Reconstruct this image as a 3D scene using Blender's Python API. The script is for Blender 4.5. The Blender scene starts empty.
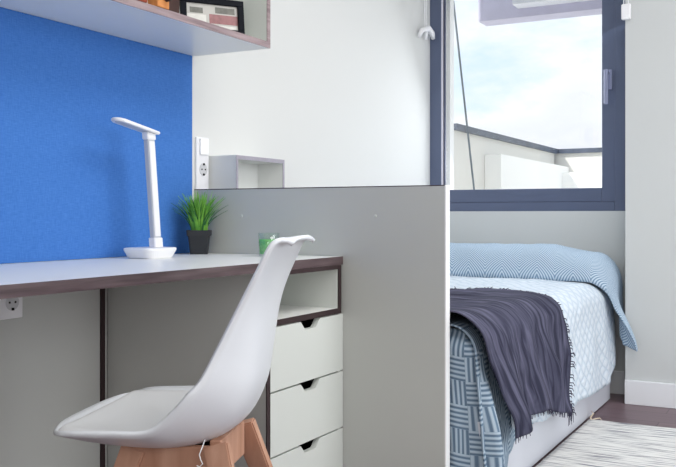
import bpy, bmesh, math, random
from mathutils import Vector, Matrix, noise as mnoise
R = math.radians
PI = math.pi
random.seed(7)
SC = bpy.context.scene
COL = SC.collection

# ------------------------------------------------------------------ camera
cam_d = bpy.data.cameras.new('camera'); cam = bpy.data.objects.new('camera', cam_d); COL.objects.link(cam)
cam.location = (0, 0, .875)
cam.rotation_euler = (R(90), 0, R(28.3))
cam_d.sensor_width = 36; cam_d.lens = 895 / 676 * 36
cam_d.shift_y = -17.5 / 676
cam_d.clip_start = .05
SC.camera = cam

# ------------------------------------------------------------------ sky
w = bpy.data.worlds.new('sky'); SC.world = w; w.use_nodes = True
nt = w.node_tree; nt.nodes.clear()
N = nt.nodes.new; L = nt.links.new
out = N('ShaderNodeOutputWorld'); bg = N('ShaderNodeBackground')
tc = N('ShaderNodeTexCoord'); mp = N('ShaderNodeMapping'); mp.inputs['Scale'].default_value = (1, 1, 2.2)
mp.inputs['Location'].default_value = (.35, .1, .22)
no = N('ShaderNodeTexNoise'); no.inputs['Scale'].default_value = 3.6; no.inputs['Detail'].default_value = 7
no.inputs['Roughness'].default_value = .55
cr = N('ShaderNodeValToRGB')
cr.color_ramp.elements[0].position = .36; cr.color_ramp.elements[0].color = (.62, .82, 1.0, 1)
cr.color_ramp.elements[1].position = .50; cr.color_ramp.elements[1].color = (.93, .97, 1.0, 1)
e = cr.color_ramp.elements.new(.60); e.color = (.84, .88, .94, 1)
e = cr.color_ramp.elements.new(.70); e.color = (.95, .97, 1, 1)
L(tc.outputs['Generated'], mp.inputs['Vector']); L(mp.outputs[0], no.inputs['Vector'])
L(no.outputs['Fac'], cr.inputs[0]); L(cr.outputs[0], bg.inputs['Color'])
bg.inputs['Strength'].default_value = 1.12
L(bg.outputs[0], out.inputs['Surface'])

# ------------------------------------------------------------------ sun, daylight of the windows, and added fill lights
def light(name, kind, loc, direction, energy, color=(1, 1, 1), size=None, size_y=None, angle=None):
    d = bpy.data.lights.new(name, kind); d.energy = energy; d.color = color
    if kind == 'AREA':
        d.shape = 'RECTANGLE'; d.size = size; d.size_y = size_y
    if angle is not None: d.angle = angle
    o = bpy.data.objects.new(name, d); COL.objects.link(o); o.location = loc
    o.rotation_euler = Vector(direction).to_track_quat('-Z', 'Y').to_euler()
    return o
light('sun', 'SUN', (0, -3, 6), (.5, .62, -.75), 3.6, (1, .98, .94), angle=R(1))
light('right_window_daylight', 'AREA', (2.05, 2.5, 1.45), (-1, 0, -.05), 41, (.98, .985, 1), 2.6, 1.7)
light('rear_fill_light', 'AREA', (.3, -1.3, 1.5), (-.25, 1, -.08), 33, (1, .98, .96), 2.4, 1.6)  # unseen fill added in front of the closed rear wall
light('end_window_daylight', 'AREA', (-1.30, 4.72, 1.45), (.25, -1, -.8), 8, (.9, .95, 1), .8, .95)
light('ceiling_fill_light', 'AREA', (.1, 2.3, 2.55), (0, 0, -1), 36, (1, .99, .96), 1.2, 1.8)  # added fill from above for the desk top and quilt

SC.view_settings.view_transform = 'Standard'
SC.view_settings.look = 'None'
SC.view_settings.exposure = 0.0
SC.view_settings.gamma = 1.0
SC.view_settings.use_curve_mapping = False

# ------------------------------------------------------------------ materials
def srgb(r, g, b):
    f = lambda c: (c / 255 / 12.92) if c / 255 <= .04045 else ((c / 255 + .055) / 1.055) ** 2.4
    return (f(r), f(g), f(b), 1)
def mat(name, col, rough=.6, spec=.3, bump=0, bscale=200, stretch=None, vary=0, vscale=3, metallic=0, coat=0, col2=None):
    m = bpy.data.materials.new(name); m.use_nodes = True
    t = m.node_tree; b = t.nodes['Principled BSDF']
    b.inputs['Base Color'].default_value = col; b.inputs['Roughness'].default_value = rough
    b.inputs['Specular IOR Level'].default_value = spec; b.inputs['Metallic'].default_value = metallic
    b.inputs['Coat Weight'].default_value = coat
    n = t.nodes.new; l = t.links.new
    c = n('ShaderNodeTexCoord'); mp = n('ShaderNodeMapping'); l(c.outputs['Object'], mp.inputs['Vector'])
    if stretch: mp.inputs['Scale'].default_value = stretch
    if bump:
        x = n('ShaderNodeTexNoise'); x.inputs['Scale'].default_value = bscale; x.inputs['Detail'].default_value = 3
        l(mp.outputs[0], x.inputs['Vector'])
        bb = n('ShaderNodeBump'); bb.inputs['Strength'].default_value = bump; bb.inputs['Distance'].default_value = .002
        l(x.outputs['Fac'], bb.inputs['Height']); l(bb.outputs[0], b.inputs['Normal'])
    if vary or col2:
        x = n('ShaderNodeTexNoise'); x.inputs['Scale'].default_value = vscale; x.inputs['Detail'].default_value = 4
        l(mp.outputs[0], x.inputs['Vector'])
        r = n('ShaderNodeValToRGB'); r.color_ramp.elements[0].position = .32; r.color_ramp.elements[1].position = .68
        a = col2 if col2 else tuple([q * (1 - vary) for q in col[:3]] + [1])
        r.color_ramp.elements[0].color = a; r.color_ramp.elements[1].color = col
        l(x.outputs['Fac'], r.inputs[0]); l(r.outputs[0], b.inputs['Base Color'])
    return m
M = {}
M['wall'] = mat('white_paint', srgb(221, 222, 220), .7, .2, .08, 120)
M['wall_end'] = mat('pale_grey_paint', srgb(202, 205, 205), .7, .2, .08, 120)
M['ceiling'] = mat('ceiling_paint', srgb(240, 240, 240), .8)
M['grey'] = mat('grey_laminate', srgb(196, 198, 194), .42, .4, .03, 500, vary=.04, vscale=2)
M['front'] = mat('drawer_laminate', srgb(214, 218, 213), .42, .4, .03, 500, vary=.03, vscale=2)
M['white_lam'] = mat('white_laminate', srgb(242, 243, 240), .33, .45, .02, 400)
M['white_box'] = mat('white_box_laminate', srgb(224, 226, 224), .5)
M['lilac'] = mat('pale_lilac_edge', srgb(166, 162, 174), .5, vary=.1, vscale=40)
M['edge'] = mat('dark_wood_edge', srgb(104, 88, 90), .45, .4, .1, 60, (1, .06, 1), 0, 90, col2=srgb(72, 57, 60))
M['edge_dark'] = mat('dark_brown_edge', srgb(56, 42, 44), .5)
M['shelf_edge'] = mat('lit_wood_edge', srgb(172, 154, 156), .5, .3, .1, 60, (1, .06, 1), 0, 90, col2=srgb(130, 112, 116))  # the desk's dark wood edge, lightened in colour for the light on it
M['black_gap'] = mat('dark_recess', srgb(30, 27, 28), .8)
M['white_edge'] = mat('white_edge_band', srgb(250, 250, 250), .4)
M['plastic'] = mat('white_plastic', srgb(240, 240, 243), .35, .5)
M['plastic_g'] = mat('grey_plastic', srgb(196, 199, 206), .4, .5)
M['socket'] = mat('socket_grey', srgb(206, 207, 210), .5)
M['shell'] = mat('chair_shell_plastic', srgb(234, 238, 243), .28, .5)
M['pad'] = mat('seat_pad_leather', srgb(226, 228, 230), .5, .35, .15, 260)
M['beech'] = mat('beech_wood', srgb(202, 158, 134), .5, .3, .05, 60, (1, 1, .12), 0, 28, col2=srgb(176, 130, 106))
M['beech_l'] = mat('light_beech_edge', srgb(232, 196, 170), .5)
M['metal_b'] = mat('black_metal', srgb(30, 30, 32), .4, metallic=.6)
M['frame'] = mat('navy_window_metal', srgb(90, 100, 126), .38, .5, .05, 300, metallic=.15)
M['frame_d'] = mat('dark_gasket', srgb(52, 48, 66), .6)
M['sash_glint'] = mat('painted_sash_glint', srgb(216, 214, 228), .35, .5)  # colour of the painted highlight on the sash
M['handle'] = mat('navy_handle', srgb(150, 156, 186), .25, .6, metallic=.3)
M['pot'] = mat('black_pot', srgb(38, 40, 44), .5, .4)
M['soil'] = mat('soil', srgb(52, 40, 32), .95, bump=.8, bscale=150)
M['grass'] = mat('grass_blade', srgb(140, 200, 84), .5, .3, vary=.0, vscale=30, col2=srgb(78, 150, 54))
M['grass_d'] = mat('dark_grass_blade', srgb(52, 112, 62), .5)
M['rim'] = mat('picture_frame_black', srgb(18, 20, 28), .7, .15)
M['base'] = mat('bed_base_laminate', srgb(212, 215, 224), .45, .4)
M['mattress'] = mat('mattress_cloth', srgb(225, 228, 235), .9)
M['skirting'] = mat('white_skirting', srgb(232, 234, 238), .45, .4)
M['render'] = mat('terrace_render', srgb(232, 230, 224), .9, bump=.2, bscale=40)
M['sunlit_white'] = mat('terrace_sunlit_white', srgb(252, 252, 250), .9)  # extra white tone that puts sunlight into the colour
M['coping'] = mat('coping_metal', srgb(92, 100, 116), .45, .4, vary=.35, vscale=9)
M['cable'] = mat('steel_cable', srgb(110, 120, 128), .5)
M['awning'] = mat('awning_housing', srgb(214, 210, 230), .6, vary=.08, vscale=14)
M['awning_l'] = mat('awning_slat', srgb(250, 250, 255), .5)
M['orange'] = mat('orange_wood', srgb(216, 146, 84), .5, .3, .05, 40, (1, 1, .2), 0, 40, col2=srgb(190, 118, 62))
M['brownw'] = mat('dark_brown_wood', srgb(66, 40, 34), .5, vary=.3, vscale=30)
M['red_wood'] = mat('red_brown_wood', srgb(150, 66, 44), .5)

# blue woven panel
def blue():
    m = mat('blue_woven_panel', srgb(52, 110, 205), .8, .15)
    t = m.node_tree; b = t.nodes['Principled BSDF']; n = t.nodes.new; l = t.links.new
    c = n('ShaderNodeTexCoord')
    hs = []
    for sc in ((1, 45, 500), (1, 500, 45)):
        mp = n('ShaderNodeMapping'); mp.inputs['Scale'].default_value = sc
        x = n('ShaderNodeTexNoise'); x.inputs['Scale'].default_value = 1; x.inputs['Detail'].default_value = 2
        l(c.outputs['Object'], mp.inputs['Vector']); l(mp.outputs[0], x.inputs['Vector']); hs.append(x)
    a = n('ShaderNodeMath'); a.operation = 'ADD'; l(hs[0].outputs['Fac'], a.inputs[0]); l(hs[1].outputs['Fac'], a.inputs[1])
    r = n('ShaderNodeMapRange'); r.inputs[1].default_value = .7; r.inputs[2].default_value = 1.3
    l(a.outputs[0], r.inputs[0])
    mx = n('ShaderNodeMix'); mx.data_type = 'RGBA'
    mx.inputs['A'].default_value = srgb(60, 112, 188); mx.inputs['B'].default_value = srgb(76, 128, 202)
    l(r.outputs[0], mx.inputs['Factor']); l(mx.outputs['Result'], b.inputs['Base Color'])
    bb = n('ShaderNodeBump'); bb.inputs['Strength'].default_value = .3; bb.inputs['Distance'].default_value = .001
    l(a.outputs[0], bb.inputs['Height']); l(bb.outputs[0], b.inputs['Normal'])
    return m
M['blue'] = blue()

def floor_mat():
    m = mat('dark_wood_floor', srgb(104, 86, 92), .42, .4)
    t = m.node_tree; b = t.nodes['Principled BSDF']; n = t.nodes.new; l = t.links.new
    c = n('ShaderNodeTexCoord')
    br = n('ShaderNodeTexBrick'); br.inputs['Scale'].default_value = 1
    br.inputs['Brick Width'].default_value = 1.2; br.inputs['Row Height'].default_value = .19
    br.inputs['Mortar Size'].default_value = .0015; br.inputs['Color1'].default_value = srgb(118, 98, 104)
    br.inputs['Color2'].default_value = srgb(98, 80, 88); br.inputs['Mortar'].default_value = srgb(52, 42, 46)
    l(c.outputs['Object'], br.inputs['Vector'])
    mp = n('ShaderNodeMapping'); mp.inputs['Scale'].default_value = (3, 40, 1)
    x = n('ShaderNodeTexNoise'); x.inputs['Scale'].default_value = 1.5; x.inputs['Detail'].default_value = 6
    l(c.outputs['Object'], mp.inputs['Vector']); l(mp.outputs[0], x.inputs['Vector'])
    mr = n('ShaderNodeMapRange'); mr.inputs[3].default_value = .72; mr.inputs[4].default_value = 1.25
    l(x.outputs['Fac'], mr.inputs[0])
    v = n('ShaderNodeVectorMath'); v.operation = 'SCALE'
    l(br.outputs['Color'], v.inputs[0]); l(mr.outputs[0], v.inputs['Scale']); l(v.outputs[0], b.inputs['Base Color'])
    return m
M['floor'] = floor_mat()

def stripes_mat(name, cell, period, dark, light, soft=.35, duty=.0):
    """blocks of stripes running alternately one way and the other, on the cloth's own UV in metres"""
    m = mat(name, dark, .9, .1)
    t = m.node_tree; b = t.nodes['Principled BSDF']; n = t.nodes.new; l = t.links.new
    uv = n('ShaderNodeUVMap'); uv.uv_map = 'UVMap'
    sp = n('ShaderNodeSeparateXYZ'); l(uv.outputs[0], sp.inputs[0])
    def math_(op, a, bb=None):
        q = n('ShaderNodeMath'); q.operation = op
        for i, v in enumerate((a, bb)):
            if v is None: continue
            if hasattr(v, 'links'): l(v, q.inputs[i])
            else: q.inputs[i].default_value = v
        return q.outputs[0]
    # two diagonal fields: u+v and u-v zigzag inside blocks
    a = math_('SINE', math_('MULTIPLY', sp.outputs[0], 2 * PI / period))
    c = math_('SINE', math_('MULTIPLY', sp.outputs[1], 2 * PI / period))
    ck = n('ShaderNodeTexChecker'); ck.inputs['Scale'].default_value = 1 / cell; l(uv.outputs[0], ck.inputs['Vector'])
    mx = n('ShaderNodeMix'); mx.data_type = 'FLOAT'
    l(ck.outputs['Fac'], mx.inputs['Factor']); l(a, mx.inputs['A']); l(c, mx.inputs['B'])
    r = n('ShaderNodeMapRange'); r.inputs[1].default_value = duty - soft; r.inputs[2].default_value = duty + soft
    l(mx.outputs['Result'], r.inputs[0])
    mc = n('ShaderNodeMix'); mc.data_type = 'RGBA'; mc.inputs['A'].default_value = dark; mc.inputs['B'].default_value = light
    l(r.outputs[0], mc.inputs['Factor']); l(mc.outputs['Result'], b.inputs['Base Color'])
    bp = n('ShaderNodeBump'); bp.inputs['Strength'].default_value = .4; bp.inputs['Distance'].default_value = .002
    l(r.outputs[0], bp.inputs['Height']); l(bp.outputs[0], b.inputs['Normal'])
    return m
M['spread'] = stripes_mat('striped_block_spread', .075, .0150, srgb(98, 119, 140), srgb(170, 186, 200), soft=.7)
def herring_mat():
    """fine herringbone: diagonal stripes whose slant flips in bands"""
    m = mat('herringbone_spread', srgb(140, 165, 190), .9, .1)
    t = m.node_tree; b = t.nodes['Principled BSDF']; n = t.nodes.new; l = t.links.new
    uv = n('ShaderNodeUVMap'); uv.uv_map = 'UVMap'; sp = n('ShaderNodeSeparateXYZ'); l(uv.outputs[0], sp.inputs[0])
    def mt(op, a, bb=None, cc=None):
        q = n('ShaderNodeMath'); q.operation = op
        for i, v in enumerate((a, bb, cc)):
            if v is None: continue
            if hasattr(v, 'links'): l(v, q.inputs[i])
            else: q.inputs[i].default_value = v
        return q.outputs[0]
    tri = mt('PINGPONG', sp.outputs[0], .085)
    s = mt('ADD', mt('MULTIPLY', tri, 1.0), sp.outputs[1])
    w_ = mt('SINE', mt('MULTIPLY', s, 2 * PI / .0135))
    r = n('ShaderNodeMapRange'); r.inputs[1].default_value = -.5; r.inputs[2].default_value = .3; l(w_, r.inputs[0])
    mc = n('ShaderNodeMix'); mc.data_type = 'RGBA'; mc.inputs['A'].default_value = srgb(122, 150, 178); mc.inputs['B'].default_value = srgb(198, 213, 226)
    l(r.outputs[0], mc.inputs['Factor']); l(mc.outputs['Result'], b.inputs['Base Color'])
    return m
M['herring'] = herring_mat()
def quilt_mat():
    m = mat('quilted_cotton', srgb(226, 234, 243), .9, .1)
    t = m.node_tree; b = t.nodes['Principled BSDF']; n = t.nodes.new; l = t.links.new
    uv = n('ShaderNodeUVMap'); uv.uv_map = 'UVMap'; sp = n('ShaderNodeSeparateXYZ'); l(uv.outputs[0], sp.inputs[0])
    def mt(op, a, bb=None):
        q = n('ShaderNodeMath'); q.operation = op
        for i, v in enumerate((a, bb)):
            if v is None: continue
            if hasattr(v, 'links'): l(v, q.inputs[i])
            else: q.inputs[i].default_value = v
        return q.outputs[0]
    k = PI / .06
    xn = n('ShaderNodeTexNoise'); xn.inputs['Scale'].default_value = 9; xn.inputs['Detail'].default_value = 3; l(uv.outputs[0], xn.inputs['Vector'])
    vs = n('ShaderNodeVectorMath'); vs.operation = 'SCALE'; vs.inputs['Scale'].default_value = .035; l(xn.outputs['Color'], vs.inputs[0])
    va = n('ShaderNodeVectorMath'); va.operation = 'ADD'; l(uv.outputs[0], va.inputs[0]); l(vs.outputs[0], va.inputs[1]); l(va.outputs[0], sp.inputs[0])
    p = mt('ABSOLUTE', mt('SINE', mt('MULTIPLY', mt('ADD', sp.outputs[0], mt('MULTIPLY', sp.outputs[1], .8)), k)))
    q = mt('ABSOLUTE', mt('SINE', mt('MULTIPLY', mt('SUBTRACT', sp.outputs[0], mt('MULTIPLY', sp.outputs[1], .8)), k)))
    h = mt('POWER', mt('MINIMUM', p, q), .5)
    mc = n('ShaderNodeMix'); mc.data_type = 'RGBA'; mc.inputs['A'].default_value = srgb(190, 206, 222); mc.inputs['B'].default_value = srgb(222, 231, 240)
    l(h, mc.inputs['Factor']); l(mc.outputs['Result'], b.inputs['Base Color'])
    x = n('ShaderNodeTexNoise'); x.inputs['Scale'].default_value = 45; x.inputs['Detail'].default_value = 3; l(uv.outputs[0], x.inputs['Vector'])
    hh = mt('ADD', h, mt('MULTIPLY', x.outputs['Fac'], 1.2))
    bp = n('ShaderNodeBump'); bp.inputs['Strength'].default_value = .7; bp.inputs['Distance'].default_value = .005
    l(hh, bp.inputs['Height']); l(bp.outputs[0], b.inputs['Normal'])
    return m
M['quilt'] = quilt_mat()
def throw_mat():
    m = mat('charcoal_throw', srgb(82, 80, 104), .9, .1)
    t = m.node_tree; b = t.nodes['Principled BSDF']; n = t.nodes.new; l = t.links.new
    uv = n('ShaderNodeUVMap'); uv.uv_map = 'UVMap'
    mp = n('ShaderNodeMapping'); mp.inputs['Scale'].default_value = (3.5, 20, 1); l(uv.outputs[0], mp.inputs['Vector'])
    x = n('ShaderNodeTexNoise'); x.inputs['Scale'].default_value = 1.6; x.inputs['Detail'].default_value = 6; x.inputs['Distortion'].default_value = .6
    l(mp.outputs[0], x.inputs['Vector'])
    r = n('ShaderNodeValToRGB'); r.color_ramp.elements[0].position = .4; r.color_ramp.elements[0].color = srgb(50, 51, 68)
    r.color_ramp.elements[1].position = .75; r.color_ramp.elements[1].color = srgb(104, 104, 126)
    l(x.outputs['Fac'], r.inputs[0]); l(r.outputs[0], b.inputs['Base Color'])
    bp = n('ShaderNodeBump'); bp.inputs['Strength'].default_value = .6; bp.inputs['Distance'].default_value = .006
    l(x.outputs['Fac'], bp.inputs['Height']); l(bp.outputs[0], b.inputs['Normal'])
    return m
M['throw'] = throw_mat()
M['fringe'] = mat('charcoal_fringe', srgb(66, 64, 84), .95)
def rug_mat():
    m = mat('woven_rug', srgb(214, 214, 214), .95, .05)
    t = m.node_tree; b = t.nodes['Principled BSDF']; n = t.nodes.new; l = t.links.new
    c = n('ShaderNodeTexCoord')
    mp = n('ShaderNodeMapping'); mp.inputs['Scale'].default_value = (5, 70, 1); l(c.outputs['Object'], mp.inputs['Vector'])
    x = n('ShaderNodeTexNoise'); x.inputs['Scale'].default_value = 1.3; x.inputs['Detail'].default_value = 4; l(mp.outputs[0], x.inputs['Vector'])
    r = n('ShaderNodeValToRGB'); r.color_ramp.elements[0].position = .33; r.color_ramp.elements[0].color = srgb(120, 120, 132)
    r.color_ramp.elements[1].position = .52; r.color_ramp.elements[1].color = srgb(226, 226, 224)
    l(x.outputs['Fac'], r.inputs[0]); l(r.outputs[0], b.inputs['Base Color'])
    bp = n('ShaderNodeBump'); bp.inputs['Strength'].default_value = .9; bp.inputs['Distance'].default_value = .006
    l(x.outputs['Fac'], bp.inputs['Height']); l(bp.outputs[0], b.inputs['Normal'])
    return m
M['rug'] = rug_mat()
M['tassel'] = mat('cream_tassel', srgb(216, 200, 180), .9)
def glass_mat(name, tint=(1, 1, 1, 1), gloss=.06):
    m = bpy.data.materials.new(name); m.use_nodes = True; t = m.node_tree; t.nodes.clear()
    o = t.nodes.new('ShaderNodeOutputMaterial'); tr = t.nodes.new('ShaderNodeBsdfTransparent'); gl = t.nodes.new('ShaderNodeBsdfGlossy')
    gl.inputs['Roughness'].default_value = .02; tr.inputs['Color'].default_value = tint
    mx = t.nodes.new('ShaderNodeMixShader'); mx.inputs[0].default_value = gloss
    t.links.new(tr.outputs[0], mx.inputs[1]); t.links.new(gl.outputs[0], mx.inputs[2]); t.links.new(mx.outputs[0], o.inputs[0])
    return m
M['glass'] = glass_mat('window_glass', gloss=.03)
M['tumbler'] = glass_mat('tumbler_glass', (.93, .97, .95, 1), .10)
M['green'] = mat('green_wax', srgb(112, 196, 110), .4, .4)
def photo_mat():
    m = mat('printed_photo', srgb(200, 200, 195), .35, .4)
    t = m.node_tree; b = t.nodes['Principled BSDF']; n = t.nodes.new; l = t.links.new
    uv = n('ShaderNodeUVMap'); uv.uv_map = 'UVMap'
    x = n('ShaderNodeTexNoise'); x.inputs['Scale'].default_value = 9; x.inputs['Detail'].default_value = 5; l(uv.outputs[0], x.inputs['Vector'])
    r = n('ShaderNodeValToRGB'); r.color_ramp.interpolation = 'EASE'
    r.color_ramp.elements[0].position = .38; r.color_ramp.elements[0].color = srgb(120, 116, 116)
    r.color_ramp.elements[1].position = .62; r.color_ramp.elements[1].color = srgb(232, 230, 222)
    l(x.outputs['Fac'], r.inputs[0]); l(r.outputs[0], b.inputs['Base Color'])
    return m
M['photo'] = photo_mat()
M['photo_red'] = mat('photo_dusty_red', srgb(158, 104, 106), .35, .4, vary=.3, vscale=60)
M['photo_pale'] = mat('photo_pale', srgb(222, 220, 214), .35, .4, vary=.12, vscale=70)
M['photo_dark'] = mat('photo_grey_green', srgb(112, 112, 104), .35, .4, vary=.35, vscale=60)

# ------------------------------------------------------------------ helpers
def link(name, me, m, parent=None, loc=None, rot=None):
    o = bpy.data.objects.new(name, me); COL.objects.link(o)
    for mm in (m if isinstance(m, (list, tuple)) else [m]): me.materials.append(mm)
    if parent: o.parent = parent
    if loc: o.location = loc
    if rot: o.rotation_euler = rot
    return o
def bmobj(name, bm, m, parent=None, smooth=False, loc=None, rot=None):
    bmesh.ops.recalc_face_normals(bm, faces=bm.faces)
    me = bpy.data.meshes.new(name); bm.to_mesh(me); bm.free()
    if smooth:
        for p in me.polygons: p.use_smooth = True
    return link(name, me, m, parent, loc, rot)
def add_box(bm, x0, x1, y0, y1, z0, z1, bevel=0, mi=0, mtx=None):
    r = bmesh.ops.create_cube(bm, size=1)
    vs = r['verts']
    for v in vs:
        v.co = Vector((x0 + (v.co.x + .5) * (x1 - x0), y0 + (v.co.y + .5) * (y1 - y0), z0 + (v.co.z + .5) * (z1 - z0)))
    fs = {f for v in vs for f in v.link_faces}
    for f in fs: f.material_index = mi
    if bevel:
        es = list({e for v in vs for e in v.link_edges})
        rr = bmesh.ops.bevel(bm, geom=es, offset=bevel, segments=2, affect='EDGES', profile=.5)
        vs = list({v for f in rr['faces'] for v in f.verts} | {v for v in vs if v.is_valid})
    if mtx:
        for v in vs: v.co = mtx @ v.co
    return vs
def box(name, x0, x1, y0, y1, z0, z1, m, parent=None, bevel=0, mtx=None):
    bm = bmesh.new(); add_box(bm, x0, x1, y0, y1, z0, z1, bevel, mtx=mtx)
    return bmobj(name, bm, m, parent)
def empty(name, loc=(0, 0, 0), rz=0):
    o = bpy.data.objects.new(name, None); COL.objects.link(o); o.location = loc; o.rotation_euler = (0, 0, rz)
    o.empty_display_size = .05
    return o
def tag(o, label, cat, group=None, kind=None):
    o['label'] = label; o['category'] = cat
    if group: o['group'] = group
    if kind: o['kind'] = kind
    return o
def struct(o, label=None):
    o['kind'] = 'structure'
    if label: o['label'] = label
    return o
def add_tube(bm, pts, rad, seg=8, cap=True):
    pts = [Vector(p) for p in pts]
    rads = rad if isinstance(rad, (list, tuple)) else [rad] * len(pts)
    rings = []; prev = None
    for i, p in enumerate(pts):
        t = (pts[min(i + 1, len(pts) - 1)] - pts[max(i - 1, 0)]).normalized()
        if prev is None:
            a = Vector((0, 0, 1)) if abs(t.z) < .9 else Vector((1, 0, 0))
            n = t.cross(a).normalized()
        else:
            n = (prev - t * prev.dot(t)).normalized()
        prev = n; b = t.cross(n)
        rings.append([bm.verts.new(p + (n * math.cos(2 * PI * k / seg) + b * math.sin(2 * PI * k / seg)) * rads[i]) for k in range(seg)])
    for a, b in zip(rings, rings[1:]):
        for k in range(seg):
            bm.faces.new((a[k], a[(k + 1) % seg], b[(k + 1) % seg], b[k]))
    if cap:
        bm.faces.new(rings[0][::-1]); bm.faces.new(rings[-1])
def add_prism(bm, poly, axis, a0, a1, mi=0):
    """extrude a 2D outline along an axis (0=x,1=y,2=z); poly holds the two other coordinates in order"""
    def P(q, a):
        c = list(q); c.insert(axis, a); return Vector(c)
    A = [bm.verts.new(P(q, a0)) for q in poly]; B = [bm.verts.new(P(q, a1)) for q in poly]
    n = len(poly); fs = [bm.faces.new(A), bm.faces.new(B[::-1])]
    for i in range(n):
        fs.append(bm.faces.new((A[i], B[i], B[(i + 1) % n], A[(i + 1) % n])))
    for f in fs: f.material_index = mi
    return A + B
def grid_obj(name, fn, nu, nv, m, parent=None, uvs=(1, 1), thick=0, smooth=True, sub=0):
    """fn(u,v in 0..1) -> point; UV in metres via uvs"""
    verts = [fn(i / nu, j / nv) for j in range(nv + 1) for i in range(nu + 1)]
    faces = [(j * (nu + 1) + i, j * (nu + 1) + i + 1, (j + 1) * (nu + 1) + i + 1, (j + 1) * (nu + 1) + i) for j in range(nv) for i in range(nu)]
    me = bpy.data.meshes.new(name); me.from_pydata([tuple(v) for v in verts], [], faces)
    uvl = me.uv_layers.new(name='UVMap')
    for p in me.polygons:
        p.use_smooth = smooth
        for li in p.loop_indices:
            vi = me.loops[li].vertex_index
            uvl.data[li].uv = (vi % (nu + 1) / nu * uvs[0], vi // (nu + 1) / nv * uvs[1])
    o = link(name, me, m, parent)
    if thick:
        md = o.modifiers.new('thickness', 'SOLIDIFY'); md.thickness = thick; md.offset = 0
    if sub:
        md = o.modifiers.new('smooth', 'SUBSURF'); md.levels = sub; md.render_levels = sub
    return o
def sstep(x, a=0, b=1):
    t = max(0, min(1, (x - a) / (b - a))); return t * t * (3 - 2 * t)
def lerp(a, b, t): return a + (b - a) * t
def interp(tab, x):
    if x <= tab[0][0]: return tab[0][1]
    for (a, va), (b, vb) in zip(tab, tab[1:]):
        if x <= b:
            t = (x - a) / (b - a); return va + (vb - va) * t
    return tab[-1][1]

# ------------------------------------------------------------------ the room
XW = -1.875      # left wall face
YP = 2.45        # partition face
YE = 4.54        # end wall face
XR, YR, ZC = 2.2, -1.5, 2.6
YC = 4.316       # face of the wall right of the bed recess
XC = -.80
struct(box('floor', XW - .2, XR + .2, YR - .2, YE + .2, -.1, 0, M['floor']))
struct(box('ceiling', XW - .2, XR + .2, YR - .2, YE + .2, ZC, ZC + .1, M['ceiling']))
struct(box('wall_left', XW - .2, XW, YR - .2, YE + .2, 0, ZC, M['wall']))
# end wall with the window opening
WZ0, WZ1, WX1 = .900, 2.20, -.83
bm = bmesh.new()
add_box(bm, XW, XC, YE, YE + .2, 0, WZ0)
add_box(bm, XW, XC, YE, YE + .2, WZ1, ZC)
add_box(bm, WX1, XC, YE, YE + .2, WZ0, WZ1)
struct(bmobj('wall_back', bm, M['wall_end']))
struct(box('wall_right_of_bed', XC, XR, YC, YE + .2, 0, ZC, M['wall_end']))
bm = bmesh.new()
add_box(bm, XR, XR + .2, YR - .2, 1.1, 0, ZC); add_box(bm, XR, XR + .2, 3.9, YE + .2, 0, ZC)
add_box(bm, XR, XR + .2, 1.1, 3.9, 0, .55); add_box(bm, XR, XR + .2, 1.1, 3.9, 2.35, ZC)
struct(bmobj('wall_right', bm, M['wall']))
struct(box('wall_rear', XW, XR, YR - .2, YR, 0, ZC, M['wall']))
# skirting boards
def skirt(name, x0, x1, y0, y1):
    bm = bmesh.new(); add_box(bm, x0, x1, y0, y1, 0, .112, .003); return struct(bmobj(name, bm, M['skirting']))
skirt('baseboard_end', XC - .001, XR - .01, YC - .016, YC)
skirt('baseboard_recess', XW + .0, XC - .002, YE - .016, YE)

# ------------------------------------------------------------------ window
win = struct(empty('window_1', (XW, YE, WZ0)))
def frame_ring(name, x0, x1, z0, z1, wl, wr, wb, wt, y0, y1, m, par, bevel=.003):
    bm = bmesh.new()
    add_box(bm, x0, x0 + wl, y0, y1, z0, z1, bevel); add_box(bm, x1 - wr, x1, y0, y1, z0, z1, bevel)
    add_box(bm, x0 + wl, x1 - wr, y0, y1, z0, z0 + wb, bevel); add_box(bm, x0 + wl, x1 - wr, y0, y1, z1 - wt, z1, bevel)
    o = bmobj(name, bm, m)
    o.parent = par; o.matrix_parent_inverse = Matrix.Translation(par.location).inverted()
    return o
frame_ring('window_frame', XW, WX1, WZ0, WZ1, .066, .062, .046, .05, YE + .0, YE + .075, M['frame'], win)
bm = bmesh.new()
add_box(bm, WX1 - .126, WX1 - .060, YE + .006, YE + .066, WZ0 + .046, WZ1 - .05, .003)
add_box(bm, XW + .085, WX1 - .126, YE + .006, YE + .066, WZ0 + .046, WZ0 + .116, .003)
add_box(bm, XW + .085, WX1 - .126, YE + .006, YE + .066, WZ1 - .12, WZ1 - .05, .003)
add_box(bm, XW + .083, XW + .086, YE + .006, YE + .012, WZ0 + .046, WZ1 - .05)
_o = bmobj('window_sash', bm, M['frame']); _o.parent = win; _o.matrix_parent_inverse = Matrix.Translation(win.location).inverted()
def child_box(name, x0, x1, y0, y1, z0, z1, m, par, bevel=.0):
    o = box(name, x0, x1, y0, y1, z0, z1, m, None, bevel)
    o.parent = par; o.matrix_parent_inverse = Matrix.Translation(par.location).inverted()
    return o
child_box('sash_highlight', XW + .066, XW + .076, YE + .002, YE + .022, WZ0 + .046, WZ1 - .05, M['sash_glint'], win)  # pale strip painting the highlight along the sash edge
child_box('gasket', XW + .076, XW + .083, YE + .008, YE + .024, WZ0 + .046, WZ1 - .05, M['frame_d'], win)
child_box('glass_pane', XW + .084, WX1 - .126, YE + .034, YE + .040, WZ0 + .116, WZ1 - .12, M['glass'], win)
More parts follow.
